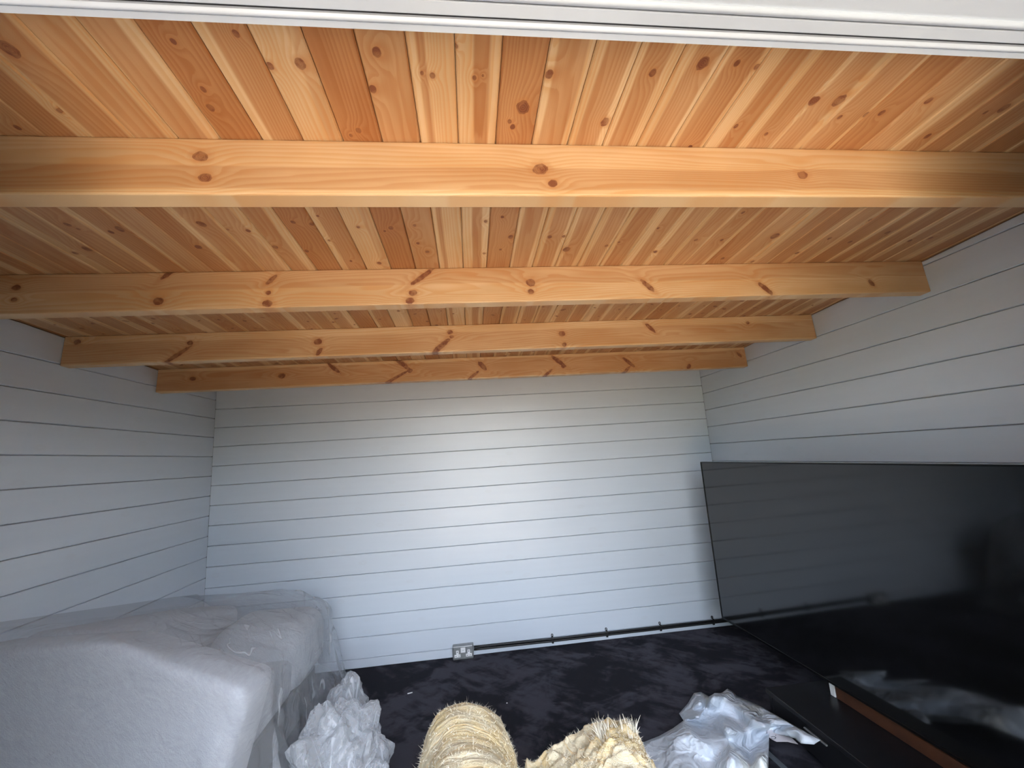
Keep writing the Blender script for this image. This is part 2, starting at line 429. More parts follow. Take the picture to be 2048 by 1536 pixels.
# ceiling: deck above, one object for each tongued board
cl_prof = [(YF-.12, 0), (D+.10, 0)]
Yc0, Yc1 = YF-.118, D+.02
deck = struct(obj('ceiling', extrude_profile('ceiling', [(-.10, ceil_z(-.10)+.020), (Yc1+.06, ceil_z(Yc1+.06)+.020), (Yc1+.06, ceil_z(Yc1+.06)+.09), (-.10, ceil_z(-.10)+.09)], 'x', XL-.12, XR+.12), PAINT_BACK))
CW, CX = .0893, .0065
CL = (Yc1-Yc0)/math.cos(ANG)
KN = {-14: [(.03, 1.34, .0126), (-.023, 1.363, .008)], -13: [(-.006, 1.212, .0086), (.005, 1.233, .0058)], -12: [(-.01, 1.249, .0074), (.025, 1.234, .0118)], -11: [(.012, .868, .0063)], -10: [(.041, .824, .0051), (.002, 1.334, .0113)], -9: [(-.017, .698, .014), (-.005, 1.211, .0133)], -8: [(.018, 1.246, .0077), (-.036, 1.239, .0046)], -7: [(-.033, 1.339, .0099)], -6: [(-.003, .672, .0053), (-.008, .765, .006), (-.018, .807, .0083), (-.012, 1.203, .0075), (.039, 1.213, .0076), (-.032, 1.365, .0084)], -5: [(.021, .654, .0061), (-.02, 1.173, .0044), (-.029, 1.303, .0049), (.004, 1.435, .0054)], -4: [(.019, .705, .0104), (-.037, .711, .0076), (-.007, 1.229, .0062), (.01, 1.453, .0091)], -3: [(-.001, .859, .0068), (-.022, .873, .0046), (.002, 1.235, .0095), (-.021, 1.252, .0048)], -2: [(-.012, .676, .0093), (-.036, .753, .0082), (-.013, 1.222, .0063), (-.015, 1.324, .0068), (.011, 1.379, .0088)], -1: [(-.022, .715, .004), (-.002, .719, .006)], 0: [(-.008, .721, .005), (.009, .716, .003), (-.042, .66, .0037), (.032, 1.202, .0063), (.033, 1.394, .0054)], 1: [(.01, .787, .0154), (-.016, .825, .0057), (-.008, .839, .007), (-.007, 1.18, .0062), (0, 1.369, .0053), (.03, 1.289, .0101)], 2: [(-.035, .708, .0091)], 3: [(.028, .82, .0105), (-.014, 1.292, .0086), (.034, 1.289, .0069)], 4: [(.001, .698, .0082), (-.027, 1.373, .0145)], 5: [(.008, .673, .0132), (.027, 1.351, .0072)], 6: [(-.01, .67, .0071), (.038, .676, .0062), (.008, .89, .0064), (-.024, 1.328, .0054)], 7: [(0, .823, .0061), (-.005, 1.244, .0051)], 8: [(.005, .844, .005), (-.036, 1.396, .0076)], 9: [(-.036, .749, .0114), (.024, .747, .0138), (-.006, 1.319, .0072)], 10: [(-.022, .791, .006), (.039, .781, .0072), (.005, 1.32, .0073), (-.021, 1.159, .0065)], 11: [(-.015, .775, .0072), (.002, 1.453, .008)], 12: [(-.02, .74, .0082), (.019, 1.297, .0164)], 13: [(.009, .84, .0078), (-.029, 1.481, .0082)], 14: [(.025, .754, .0109), (-.009, .766, .0049), (.028, 1.418, .008)], 15: [(-.013, 1.316, .0075), (.04, 1.202, .007)], 16: [(.008, 1.342, .0077)], 17: [(.012, 1.279, .0093)], 19: [(-.008, 1.335, .0078)], 20: [(-.027, 1.319, .0077)]}
# (centre of the heartwood band, its half width, depth of colour)
HT = {-9: (.0, .036, .75), -8: (-.012, .035, .6), -7: (-.012, .030, .75), -6: (.004, .050, .95), -5: (.012, .036, .75), -4: (.030, .012, .35), -3: (0, .06, 1.0), -2: (.004, .06, .72), -1: (-.020, .008, .8), 0: (.008, .016, .85), 1: (0, .06, .9), 2: (-.002, .030, .75), 3: (.002, .028, .75), 4: (-.004, .026, .75), 5: (.006, .028, .7), 6: (.002, .032, .85), 7: (.016, .026, .75), 8: (.012, .034, .7), 9: (.0, .03, .65), 10: (-.006, .036, .75)}
w2, bv = CW/2-.0006, .0028
bprof = [(-w2, 0.018), (-w2, bv*1.3), (-w2+bv, 0), (w2-bv, 0), (w2, bv*1.3), (w2, .018)]
bmesh_board = extrude_profile('ceiling_board', bprof, 'y', 0, CL); bmesh_board.materials.append(PINE_B)
k0, k1 = math.ceil((XL-CX)/CW)-1, math.floor((XR-CX)/CW)
Rd = random.Random(11)
for k in range(k0, k1+1):
    o = bpy.data.objects.new('board', bmesh_board); COL.objects.link(o); o.parent = deck
    o.location = (CX+CW*(k+.5), Yc0, ceil_z(Yc0)); o.rotation_euler = (ANG, 0, 0)
    o['seed'] = Rd.random()*20
    o['heart'] = HT.get(k, (Rd.uniform(-.014, .02), Rd.uniform(.022, .045), Rd.uniform(.55, .95)))
    ks = [(a, (y-Yc0)/math.cos(ANG), r) for a, y, r in KN.get(k, [])]
    y = 1.62-Yc0+Rd.random()*.12
    while len(ks) < 10:
        ks.append((Rd.uniform(-.036, .036), y, Rd.choice((.004, .005, .006, .007, .009))))
        y += Rd.uniform(.05, .28)
    for i, (a, l, r) in enumerate(ks[:10]): o['knot%d' % i] = (a, l, r, Rd.choice((0.0, 0.0, .0, .5, -.5)) if l > 1.3-Yc0+.2 else 0.0)

# ------------------------------------------------------------------ roof beams
BEAMS = [(.8876, [(-.565, -.049, .0145, 0), (-.551, -.103, .0122, 0), (.2, -.072, .0169, 0), (.227, -.112, .0108, 0), (.886, -.082, .013, 0)]),
 (1.4941, [(-.685, -.037, .0127, .8), (-.692, -.087, .009, 0), (-.694, -.128, .0161, 0), (-1.054, -.111, .0157, 0), (-1.032, -.006, .0142, .9), (-1.505, -.05, .0119, 0), (-1.504, -.093, .0085, 0), (-.149, -.036, .0169, 1.2), (-.184, -.1, .013, 0), (-.195, -.131, .0148, 0), (.262, -.068, .0173, 0), (.259, -.105, .0115, 0), (.729, -.092, .0159, -.8), (1.226, -.114, .0163, -.9), (1.71, -.1, .0127, -.4)]),
 (2.0951, [(-1.821, -.029, .0142, 0), (-1.323, -.052, .0121, 0), (-1.377, -.112, .0193, 1.3), (-.729, -.068, .0175, 0), (-.721, -.12, .0149, .5), (-.074, -.04, .013, 0), (-.067, -.065, .0103, 0), (-.125, -.116, .0231, 1.0), (.515, -.068, .016, 0), (.521, -.129, .0133, .2), (1.007, -.051, .0164, -.8), (1.58, -.04, .0112, .1)]),
 (2.6995, [(-1.675, -.069, .0154, 0), (-1.154, -.073, .0189, 0), (-.839, -.038, .0192, -1), (-.416, -.02, .0261, -1.0), (-.363, -.075, .0163, 0), (-.472, -.127, .0226, 1.8), (.109, -.062, .0232, -.6), (.043, -.127, .0165, 1.2), (.624, -.052, .0237, -1), (.652, -.088, .0135, 0), (.534, -.138, .0168, 1.2), (1.113, -.079, .0207, -1), (1.084, -.138, .0171, 1.0), (1.542, -.125, .0174, .3), (1.931, -.058, .0142, -.6)])]
BL = ['thick pine roof beam nearest the door frame, topmost in the picture', 'second pine roof beam from the door, across the ceiling boards',
      'third pine roof beam from the door, just in front of the rearmost one', 'rearmost pine roof beam, lowest in the picture above the back wall']
for j, (y, ks) in enumerate(BEAMS):
    bm = box_bm(XL+.001, XR-.001, 0, .0475, -.1445, -.0005, .004, 2)
    o = obj('roof_beam', bm_mesh('roof_beam', bm), PINE_R, None, (0, y, ceil_z(y)), (ANG, 0, 0))
    tag(o, BL[j], 'beam', 'pine roof beams under the ceiling')
    o['seed'] = 3.3*j+1.1; o['heart'] = ((-.10, .03, .45), (-.02, .05, .35), (-.09, .05, .42), (-.08, .06, .62))[j]
    for i in range(15):
        if i < len(ks):
            x, z, r, sl = ks[i]; o['knot%d' % i] = (z, x, r*(.8 if sl else 1.0), float(sl))
        else: o['knot%d' % i] = (5.0, 5.0, .001, 0.0)

# ------------------------------------------------------------------ television on a low bench
TVX, TVY = 1.60, 2.818
tv = empty('television', (TVX, TVY, .18), (0, 0, math.radians(1.6)))
tag(tv, 'very large flat black television facing the sofa by the right wall', 'television')
# local: x to the right wall, y negative towards the door
Lt, z0, z1 = 1.90, .076, 1.09
gl = NT('dark_screen_glass'); SCREEN = gl.done(gl.bsdf((.0035, .0037, .004), .075, .75))
def tvbox(n, x0, x1, y0, y1, za, zb, m, bev=0): return box(n, x0, x1, y0, y1, za, zb, m, tv, bev)
tvbox('screen', .0, .006, -Lt+.006, -.006, z0+.012, z1-.006, SCREEN)
# slim frame
bm = box_bm(-.003, .022, -Lt, 0, z1-.006, z1, .001); box_bm(-.003, .022, -Lt, 0, z0, z0+.012, .001, bm=bm)
box_bm(-.003, .022, -.006, 0, z0+.012, z1-.006, bm=bm); box_bm(-.003, .022, -Lt, -Lt+.006, z0+.012, z1-.006, bm=bm)
obj('frame', bm_mesh('frame', bm), simple('gloss_black_frame', (.004, .004, .0045), .2, .3), tv)
tvbox('rear_panel', .0065, .022, -Lt+.006, -.006, z0+.012, z1-.006, BLACK)
tvbox('rear_housing', .022, .06, -Lt+.2, -.2, z0+.05, z0+.55, BLACK, .01)
for yy in (-1.05, -Lt+.32):
    bm = bmesh.new()
    vs = [bm.verts.new(v) for v in [(.105, yy-.012, 0), (.105, yy+.012, 0), (.24, yy+.012, 0), (.24, yy-.012, 0), (.107, yy-.012, .008), (.107, yy+.012, .008), (.022, yy+.012, z0+.05), (.022, yy-.012, z0+.05), (.055, yy+.012, z0+.05), (.055, yy-.012, z0+.05), (.235, yy+.012, .008), (.235, yy-.012, .008)]]
    for fc in ([0, 1, 2, 3], [0, 1, 5, 4], [4, 5, 6, 7], [7, 6, 8, 9], [9, 8, 10, 11], [11, 10, 2, 3], [0, 4, 7, 9, 11, 3], [1, 5, 6, 8, 10, 2]):
        bm.faces.new([vs[i] for i in fc])
    obj('foot', bm_mesh('foot', bm), BLACK, tv)

bench = empty('television_bench', (1.405, 2.17, 0))
tag(bench, 'low black bench on the carpet under the large television', 'bench')
box('top', 0, .46, -1.1, 0, .158, .18, BLACKG, bench, .002)
box('side_panel', .01, .45, -.025, -.005, .03, .158, BLACKG, bench, .001)
box('side_panel', .01, .45, -1.095, -1.075, .03, .158, BLACKG, bench, .001)
box('back_panel', .43, .448, -1.075, -.025, .03, .158, BLACKG, bench)
for y0, y1 in ((-.548, -.028), (-1.072, -.552)):
    d_ = box('drawer', .012, .03, y0, y1, .036, .152, BLACKG, bench, .002)
    box('handle', .004, .012, (y0+y1)/2-.06, (y0+y1)/2+.06, .128, .134, METAL, d_, .001)
for x_ in (.03, .41):
    for y_ in (-.05, -1.05): box('foot', x_-.02, x_+.02, y_-.02, y_+.02, 0, .03, BLACK, bench)

BROWN = simple('brown_hardboard', (.068, .022, .008), .6, vary=.2, scale=12)
bw = box('timber_offcut', 1.655, 1.70, 1.25, 2.02, .1805, .236, BROWN, None, .002)
tag(bw, 'reddish brown strip of timber lying on the bench under the television', 'timber')
ws = box('foam_block', 1.652, 1.70, 2.023, 2.05, .1805, .236, WHITE, None, .002)
tag(ws, 'small white foam block at the far end of the brown timber strip', 'foam block')

# ------------------------------------------------------------------ socket, cables, clips
so = empty('wall_socket', (-.1125, D, .0))
tag(so, 'grey metal double socket at the foot of the back wall', 'socket')
box('back_box', -.0735, .0735, -.036, 0, .002, .090, METAL, so, .006, 2)
pl = box('front_plate', -.0735, .0735, -.046, -.0365, .001, .091, METAL, so, .008, 3)
for xo in (-.040, .040):
    prof = [(-.021, .018), (.021, .018), (.021, .036), (.009, .036), (.009, .062), (-.009, .062), (-.009, .036), (-.021, .036)]
    me = extrude_profile('outlet', [(a+xo, b) for a, b in prof], 'z', 0, .002)
    o = obj('outlet', me, WHITE, so); o.rotation_euler = (math.pi/2, 0, 0); o.location = (0, -.046, 0)
    for (sx, sz, wx, wz) in ((0, .052, .002, .0045), (-.011, .026, .0035, .0016), (.011, .026, .0035, .0016)):
        box('pin_slot', xo+sx-wx, xo+sx+wx, -.0486, -.0481, sz-wz, sz+wz, BLACK, so)
box('rocker_switch', -.017, .017, -.050, -.046, .046, .078, WHITE, so, .0015)
box('switch_mark', -.004, .004, -.0506, -.0501, .060, .0625, METAL, so)
cz1, cz2 = .060, .042
def cab(z, name, label, r, sag):
    pts = [(-.036+i*(1.93+.036)/40, D-.010, z-sag*min(1, i/12)) for i in range(41)]
    o = tube(name, pts, r, BLACK); tag(o, label, 'cable', 'black cables along the back wall')
cab(cz1, 'power_cable', 'upper of two black cables running from the socket along the back wall', .0075, .006)
cab(cz2, 'power_cable', 'lower black cable running from the socket just above the carpet', .0075, .003)
CLB = ['black cable clip nearest the wall socket', 'second black cable clip from the wall socket', 'third black cable clip from the wall socket', 'black cable clip beside the lower corner of the television']
for i, x in enumerate((.541, .952, 1.371, 1.794)):
    c = empty('cable_clip', (x, D, .0)); tag(c, CLB[i], 'clip', 'black clips holding the cables')
    prof = [(0, .026), (-.019, .026), (-.0215, .032), (-.0215, .062), (-.019, .068), (0, .068), (0, .066), (-.0175, .066), (-.0195, .061), (-.0195, .033), (-.0175, .028), (0, .028)]
    obj('strap', extrude_profile('strap', prof, 'x', -.006, .006), BLACK, c)
    bm = bmesh.new()
    for a in range(12):
        pass
    n = 16; V = []; Fc = []
    for q, (yy) in enumerate((-.0005, -.005)):
        for rr in (.0085, .0042):
            for a in range(n): V.append((rr*math.cos(2*math.pi*a/n), yy, .076+rr*1.15*math.sin(2*math.pi*a/n)))
    for a in range(n):
        b_ = (a+1) % n
        Fc += [[2*n+a, 2*n+b_, 3*n+b_, 3*n+a], [a, b_, 2*n+b_, 2*n+a], [n+a, n+b_, 3*n+b_, 3*n+a], [a, b_, n+b_, n+a]]
    obj('fixing_lug', mesh_from('fixing_lug', V, Fc), BLACK, c)

# ------------------------------------------------------------------ sofa under a polythene sheet
sofa = empty('sofa', (-1.4, 2.36, 0))
tag(sofa, 'pale grey fabric sofa along the left wall under clear plastic', 'sofa')
def cushion(name, x0, x1, y0, y1, za, zb, bev, taper=0):
    bm = box_bm(x0+1.4, x1+1.4, y0-2.36, y1-2.36, za, zb, bev, 5)
    if taper:
        for v in bm.verts:
            t = (zb-v.co.z)/(zb-za)
            if v.co.x > .2: v.co.x -= taper*t
    bmesh.ops.subdivide_edges(bm, edges=bm.edges, cuts=1, use_grid_fill=True)
    for v in bm.verts:
        p = v.co*5; v.co += Vector((noise.noise(p), noise.noise(p+Vector((9, 0, 0))), noise.noise(p+Vector((0, 9, 0)))))*.006
    return obj(name, bm_mesh(name, bm, True), FELT, sofa)
DARKF = simple('dark_sofa_base', (.05, .052, .06), .9)
def soft_prism(name, prof, y0, y1, bev):
    """rounded block with a profile in x, z; its top may fall towards y1 (third value = height at y1)"""
    bm = bmesh.new(); n = len(prof)
    va = [bm.verts.new((x+1.4, y0-2.36, z)) for x, z, _ in prof]; vb = [bm.verts.new((x+1.4, y1-2.36, z2)) for x, _, z2 in prof]
    bm.faces.new(va); bm.faces.new(vb)
    for i in range(n): bm.faces.new([va[i], va[(i+1) % n], vb[(i+1) % n], vb[i]])
    bmesh.ops.bevel(bm, geom=list(bm.edges), offset=bev, segments=5, profile=.5, affect='EDGES')
    return obj(name, bm_mesh(name, bm, True), FELT, sofa)
soft_prism('backrest', [(-1.85, .12, .12), (-1.85, .815, .605), (-1.46, .80, .595), (-1.46, .12, .12)], 2.02, 2.95, .05)
soft_prism('armrest', [(-1.85, .12, .12), (-1.85, .850, .800), (-1.33, .828, .780), (-.845, .595, .595), (-.97, .12, .12)], 1.785, 2.03, .045)
cushion('armrest', -1.44, -.93, 2.50, 2.95, .22, .575, .12)
cushion('seat_cushion', -1.44, -.98, 2.0, 2.56, .22, .42, .05)
box('base', -1.82+1.4, -1.0+1.4, 1.80-2.36, 2.92-2.36, .03, .22, DARKF, sofa, .01)
for x_ in (-1.75, -1.06):
    for y_ in (1.86, 2.86): box('foot', x_-.025+1.4, x_+.025+1.4, y_-.025-2.36, y_+.025-2.36, 0, .03, BLACK, sofa)

def drape():
    """a sheet let fall over the sofa: positions of a cloth grid after settling"""
    h = .020; nx, ny = 84, 115
    X0, Y0 = -1.862, .92
    gx, gy = np.meshgrid(np.arange(nx)*h, np.arange(ny)*h)
    P = np.stack([X0+gx, Y0+gy, np.full_like(gx, .93)], -1).astype(float)
    P[..., 2] += rng.normal(0, .003, P.shape[:2])
    Q = P.copy(); r = .014
    tri = [((-1.87, 1.76, .905), (-1.30, 1.76, .885), (-1.5, 2.97, .64)), ((-1.30, 1.76, .885), (-.80, 1.76, .64), (-1.15, 2.97, .635)),
           ((-.80, 1.76, .64), (-.93, 2.97, .56), (-.90, 2.3, .0)), ((-1.15, 2.97, .635), (-.80, 1.76, .64), (-.93, 2.97, .56)),
           ((-1.87, 1.76, .90), (-.80, 1.76, .64), (-.85, 1.72, .0)), ((-1.87, 2.97, .6), (-.93, 2.97, .56), (-.9, 2.98, .0))]
    cc_ = np.array([-1.4, 2.3, .3]); PL = []
    for a_, b_, c_ in tri:
        a_, b_, c_ = map(np.array, (a_, b_, c_)); n_ = np.cross(b_-a_, c_-a_); n_ = n_/np.linalg.norm(n_)
        if (cc_-a_)@n_ > 0: n_ = -n_
        PL.append((n_, a_@n_+r))
    def batch(i0, i1, j0, j1, di, dj, st, par):
        pass
    cons = []
    for (dj, di, st) in ((0, 1, 1.0), (1, 0, 1.0), (1, 1, .55), (1, -1, .55), (0, 2, .10), (2, 0, .10)):
        rest = h*math.hypot(di, dj)
        for par in (0, 1):
            step = 2*max(abs(dj), 1) if dj else 2*max(abs(di), 1)
            a = np.zeros((ny, nx), bool)
            jj, ii = np.mgrid[0:ny, 0:nx]
            ok = (jj+dj < ny) & (ii+di < nx) & (ii+di >= 0)
            key = (jj//max(dj, 1)) if dj else (ii//max(di, 1))
            ok &= (key % 2 == par)
            ia = (jj*nx+ii)[ok]; ib = ((jj+dj)*nx+ii+di)[ok]
            cons.append((ia, ib, rest, st))
    pin = np.zeros(ny*nx, bool); pin.reshape(ny, nx)[:, 0] = True
    pinpos = P.reshape(-1, 3)[pin].copy()
    yy = pinpos[:, 1]
    pinpos[:, 2] = np.where(yy < 1.78, .92-np.clip(1.78-yy, 0, 2)*1.05, .92-(yy-1.78)*.215); pinpos[:, 2] = np.maximum(pinpos[:, 2], .02)
    pinpos[:, 1] = np.where(yy < 1.78, 1.78-(1.78-yy)*.12, yy)
    P = P.reshape(-1, 3); Q = Q.reshape(-1, 3)
    for step in range(150):
        V = (P-Q)*.965; Q = P.copy(); P = P+V; P[:, 2] -= .0011
        a = min(1, step/50)
        for it in range(9):
            for ia, ib, rest, st in cons:
                d = P[ib]-P[ia]; L = np.sqrt((d*d).sum(1))+1e-9
                c = d*((L-rest)/L*.5*st)[:, None]
                P[ia] += c; P[ib] -= c
            P[pin] = P[pin]*(1-a)+pinpos*a
        hit = np.zeros(len(P), bool)
        dd = np.stack([P@n_-o_ for n_, o_ in PL], 1)
        ins = dd.max(1) < 0; k_ = dd.argmax(1)
        NN = np.stack([n_ for n_, _ in PL])
        P[ins] -= NN[k_[ins]]*dd[ins, k_[ins]][:, None]; hit |= ins
        for ax, lo, hi in ((0, XL+.01, None), (1, None, D-.02), (2, .008, None)):
            if lo is not None: m = P[:, ax] < lo; P[m, ax] = lo; hit |= m
            if hi is not None: m = P[:, ax] > hi; P[m, ax] = hi; hit |= m
        Q[hit] = Q[hit]*.35+P[hit]*.65
    F_ = [[j*nx+i, j*nx+i+1, (j+1)*nx+i+1, (j+1)*nx+i] for j in range(ny-1) for i in range(nx-1)]
    return P, F_
Pd, Fd = drape()
def sheet_folds(P):
    out = P.copy()
    for i, p in enumerate(P):
        x, y, z = p
        low = min(1, max(0, (.60-z)/.45))
        if x > -1.0 and y > 1.80:                                  # side hanging towards the middle of the room
            n = noise.noise(Vector((y*7.5, z*.9, 2))); out[i, 0] += low*.035*(1-2.4*abs(n))
            ph = math.atan2(y-1.80, max(.02, .66-z)); rr_ = math.hypot(y-1.80, .66-z)
            for c_ in (.10, .26, .44, .66, .92):                   # creases fanning out from the near corner
                out[i, 0] += .020*math.exp(-(((ph-c_)*max(.12, rr_))/.014)**2)*min(1, rr_/.12)
        elif y < 1.80:                                             # end hanging towards the door
            n = noise.noise(Vector((x*6, z*.9, 9))); out[i, 1] -= low*.03*(1-2.4*abs(n))
        q = Vector((x*3.0+y*7.0, y*2.0-x*5.0, z*3.0))
        out[i, 2] += .017*(1-3*abs(noise.noise(q)))*min(1, max(0, (x+1.5)/.4)) if z > .3 else 0
    return out
Pd = sheet_folds(Pd)
Pd[:, 2] = np.maximum(Pd[:, 2], .008)
Fd = [f_ for f_ in Fd if not (min(Pd[i][2] for i in f_) < .05 and max(Pd[i][0] for i in f_) > -.74 and max(Pd[i][1] for i in f_) > 2.2)]
sh = obj('plastic_sheet', mesh_from('plastic_sheet', Pd, Fd, True), FILM)
md = sh.modifiers.new('smooth', 'SUBSURF'); md.levels = 1; md.render_levels = 1
tag(sh, 'clear polythene dust sheet draped over the grey sofa', 'plastic sheet')

# the loose end of the sheet, bunched on the carpet
def crumple(name, cx, cy, cz, sx, sy, sz, seed, parent, sub=4):
    bm = bmesh.new(); bmesh.ops.create_icosphere(bm, subdivisions=sub, radius=1.0)
    off = Vector((seed*3.1, seed*1.7, seed*2.3))
    for v in bm.verts:
        n0 = v.co.normalized()
        w = n0+.25*Vector(noise.noise_vector(n0*2.1+off))
        d1 = noise.voronoi(w*1.4+off)[0]; d2 = noise.voronoi(w*3.0+off)[0]
        f_ = .74+.40*(d1[1]-d1[0])+.16*(d2[1]-d2[0])
        p = n0*f_
        v.co = Vector((cx+p.x*sx, cy+p.y*sy, max(.006, cz+p.z*sz)))
    return obj(name, bm_mesh(name, bm), FILM2, parent)
crumple('bunched_end', -.60, 2.06, .17, .21, .26, .25, 2.0, sh, 5)
crumple('bunched_end', -.66, 2.36, .15, .12, .17, .24, 5.0, sh, 4)
crumple('bunched_end', -.44, 1.95, .11, .09, .12, .13, 8.0, sh, 4)

# ------------------------------------------------------------------ mineral wool
def strands(name, pts, nrm, parent, nper, l0, l1, wid, spread, sd):
    R = random.Random(sd); V, Fc = [], []
    for p, n_ in zip(pts, nrm):
        for _ in range(nper):
            d = (Vector(n_)+Vector((R.gauss(0, spread), R.gauss(0, spread), R.gauss(0, spread)))).normalized()
            L = R.uniform(l0, l1); q = Vector(p)-d*.004; side = d.cross(Vector((R.gauss(0, 1), R.gauss(0, 1), R.gauss(0, 1)))).normalized()
            curl = Vector((R.gauss(0, 1), R.gauss(0, 1), R.gauss(0, 1)))*.35
            b0 = len(V)
            for s_ in range(4):
                w = wid*(1-s_/3.3)
                V += [q+side*w, q-side*w]
                d = (d+curl*.45).normalized(); q = q+d*L/3
            for s_ in range(3): Fc.append([b0+2*s_, b0+2*s_+1, b0+2*s_+3, b0+2*s_+2])
    o = obj(name, mesh_from(name, V, Fc), WOOLF, parent); o['kind'] = 'stuff'; return o
WOOLF = simple('loose_wool_fibre', (.80, .74, .60), .8, .3, vary=.1)

def wool_mesh(name, fn, nu, nv, layerfn):
    V, lay = [], []
    for j in range(nv):
        for i in range(nu):
            p = fn(i/(nu-1), j/(nv-1)); V.append(p); lay.append(layerfn(i/(nu-1), j/(nv-1), p))
    Fc = [[j*nu+i, j*nu+i+1, (j+1)*nu+i+1, (j+1)*nu+i] for j in range(nv-1) for i in range(nu-1)]
    m = mesh_from(name, V, Fc, True)
    at = m.attributes.new('layer', 'FLOAT', 'POINT'); at.data.foreach_set('value', lay)
    return m
def fbm(p, sc, o=3):
    a, s_ = 0, 1.0
    for k in range(o): a += s_*noise.noise(Vector(p)*sc*(2**k)); s_ *= .5
    return a

# a rolled batt lying with its end towards the door
RX, RZ, RC, Y_A, Y_B = .180, .225, .225, 1.47, 1.855
def roll_fn(u, v):
    w = u*2*math.pi+math.pi
    # v: 0..0.2 far cap, 0.2..0.72 barrel, 0.72..1 near end face (spiral)
    if v < .24:
        s_ = v/.24; rad = math.sin(s_*math.pi/2)**.75; y = Y_B+.06*math.cos(s_*math.pi/2)
    elif v < .70:
        s_ = (v-.24)/.46; rad = 1+.03*math.sin(s_*9); y = Y_B-(Y_B-Y_A)*s_
    else:
        s_ = (v-.70)/.30; rad = 1-s_; y = Y_A-.035*math.sin(min(1, s_*4)*math.pi/2)+.018*math.sin((s_*5-u)*2*math.pi)*min(1, s_*5)
    x, z = math.sin(w)*RX*rad, math.cos(w)*RZ*rad
    p = Vector((x, y, z))
    k = 1+.05*fbm(p, 5)+.03*fbm((x*2, y*9, z*2), 4)
    return (-.062+x*k+.05*(1.86-y)*.3, y+.012*fbm(p, 9), max(.002, RC+z*k))
r1 = obj('insulation_roll', wool_mesh('insulation_roll', roll_fn, 120, 110, lambda u, v, p: v*1.6+.06*fbm(p, 4)), WOOL)
tag(r1, 'fluffy yellow mineral wool roll standing nearest the plastic-covered sofa', 'insulation')
def sample(o, n, sd, zmin=.05):
    R = random.Random(sd); m = o.data; P_, N_ = [], []
    while len(P_) < n:
        v = m.vertices[R.randrange(len(m.vertices))]
        if v.co.z > zmin: P_.append(v.co.copy()); N_.append(v.normal if v.normal.dot(v.co-CEN) > 0 else -v.normal)
    return P_, N_
CEN = Vector((-.055, 1.65, .2))
a_, b_ = sample(r1, 2200, 3); strands('loose_fibres', a_, b_, r1, 4, .007, .022, .0006, 1.3, 5)
a_, b_ = sample(r1, 70, 4, .2); strands('wool_tufts', a_, b_, r1, 3, .02, .045, .0005, .9, 6)

# a torn flat piece, humped, with a ragged tuft
def torn_fn(u, v):
    x = .135+u*.53; y = 1.20+v*.74
    e = min(1, u/.07)*min(1, (1-u)/.16)*min(1, (1-v)/.10)*min(1, v/.1)
    e = max(0, e)**.45
    hump = .205+.09*max(0, min(1, (x-.2)/.2))+.055*math.exp(-((x-.49)/.09)**2-((y-1.66)/.16)**2)
    z = e*hump
    p = (x, y, 0)
    z += e*(.022*fbm(p, 7)+.020*fbm(p, 26, 4))
    return (x+.02*fbm((x, y, 3), 8), y+.02*fbm((x, y, 7), 8), max(.002, z))
r2 = obj('insulation_piece', wool_mesh('insulation_piece', torn_fn, 110, 120, lambda u, v, p: p[2]*2.2+.08*fbm(p, 5)), WOOL)
tag(r2, 'torn low piece of yellow mineral wool with a ragged tuft beside the white sack', 'insulation')
CEN = Vector((.4, 1.5, -.5))
a_, b_ = sample(r2, 3000, 8); strands('loose_fibres', a_, b_, r2, 4, .007, .022, .0006, 1.3, 9)
tp, tn = [], []
Rt = random.Random(4)
for k in range(90):
    t_ = Rt.random(); xx = .44+.13*t_+Rt.gauss(0, .008); 
    if .49 < xx < .515: continue
    tp.append((xx, 1.74+Rt.gauss(0, .02), .295+Rt.gauss(0, .012))); tn.append(((xx-.5)*2.6, .55, 1.0))
strands('torn_tuft', tp, tn, r2, 6, .03, .085, .0026, .14, 12)

# ------------------------------------------------------------------ crumpled white sack
bt = NT('white_sack_plastic'); co = bt.objco(); b1 = bt.noise(co, 14, 3, .5, .8); b2 = bt.noise(co, 60, 2)
st_ = bt.smooth(bt.noise(co, 4.5, 2), .55, .68)
BAGM = bt.done(bt.bsdf(bt.mix(bt.math('MULTIPLY', st_, .5), (.58, .635, .70), (.60, .585, .49)), .32, .45, normal=bt.bump(bt.math('ADD', bt.math('MULTIPLY', b1, .5), bt.math('ADD', bt.math('MULTIPLY', b2, .12), bt.math('MULTIPLY', bt.math('ABSOLUTE', bt.math('SUBTRACT', bt.noise(co, 8, 2, .45, 1.2), .5)), -3.0))), .8, .016)))
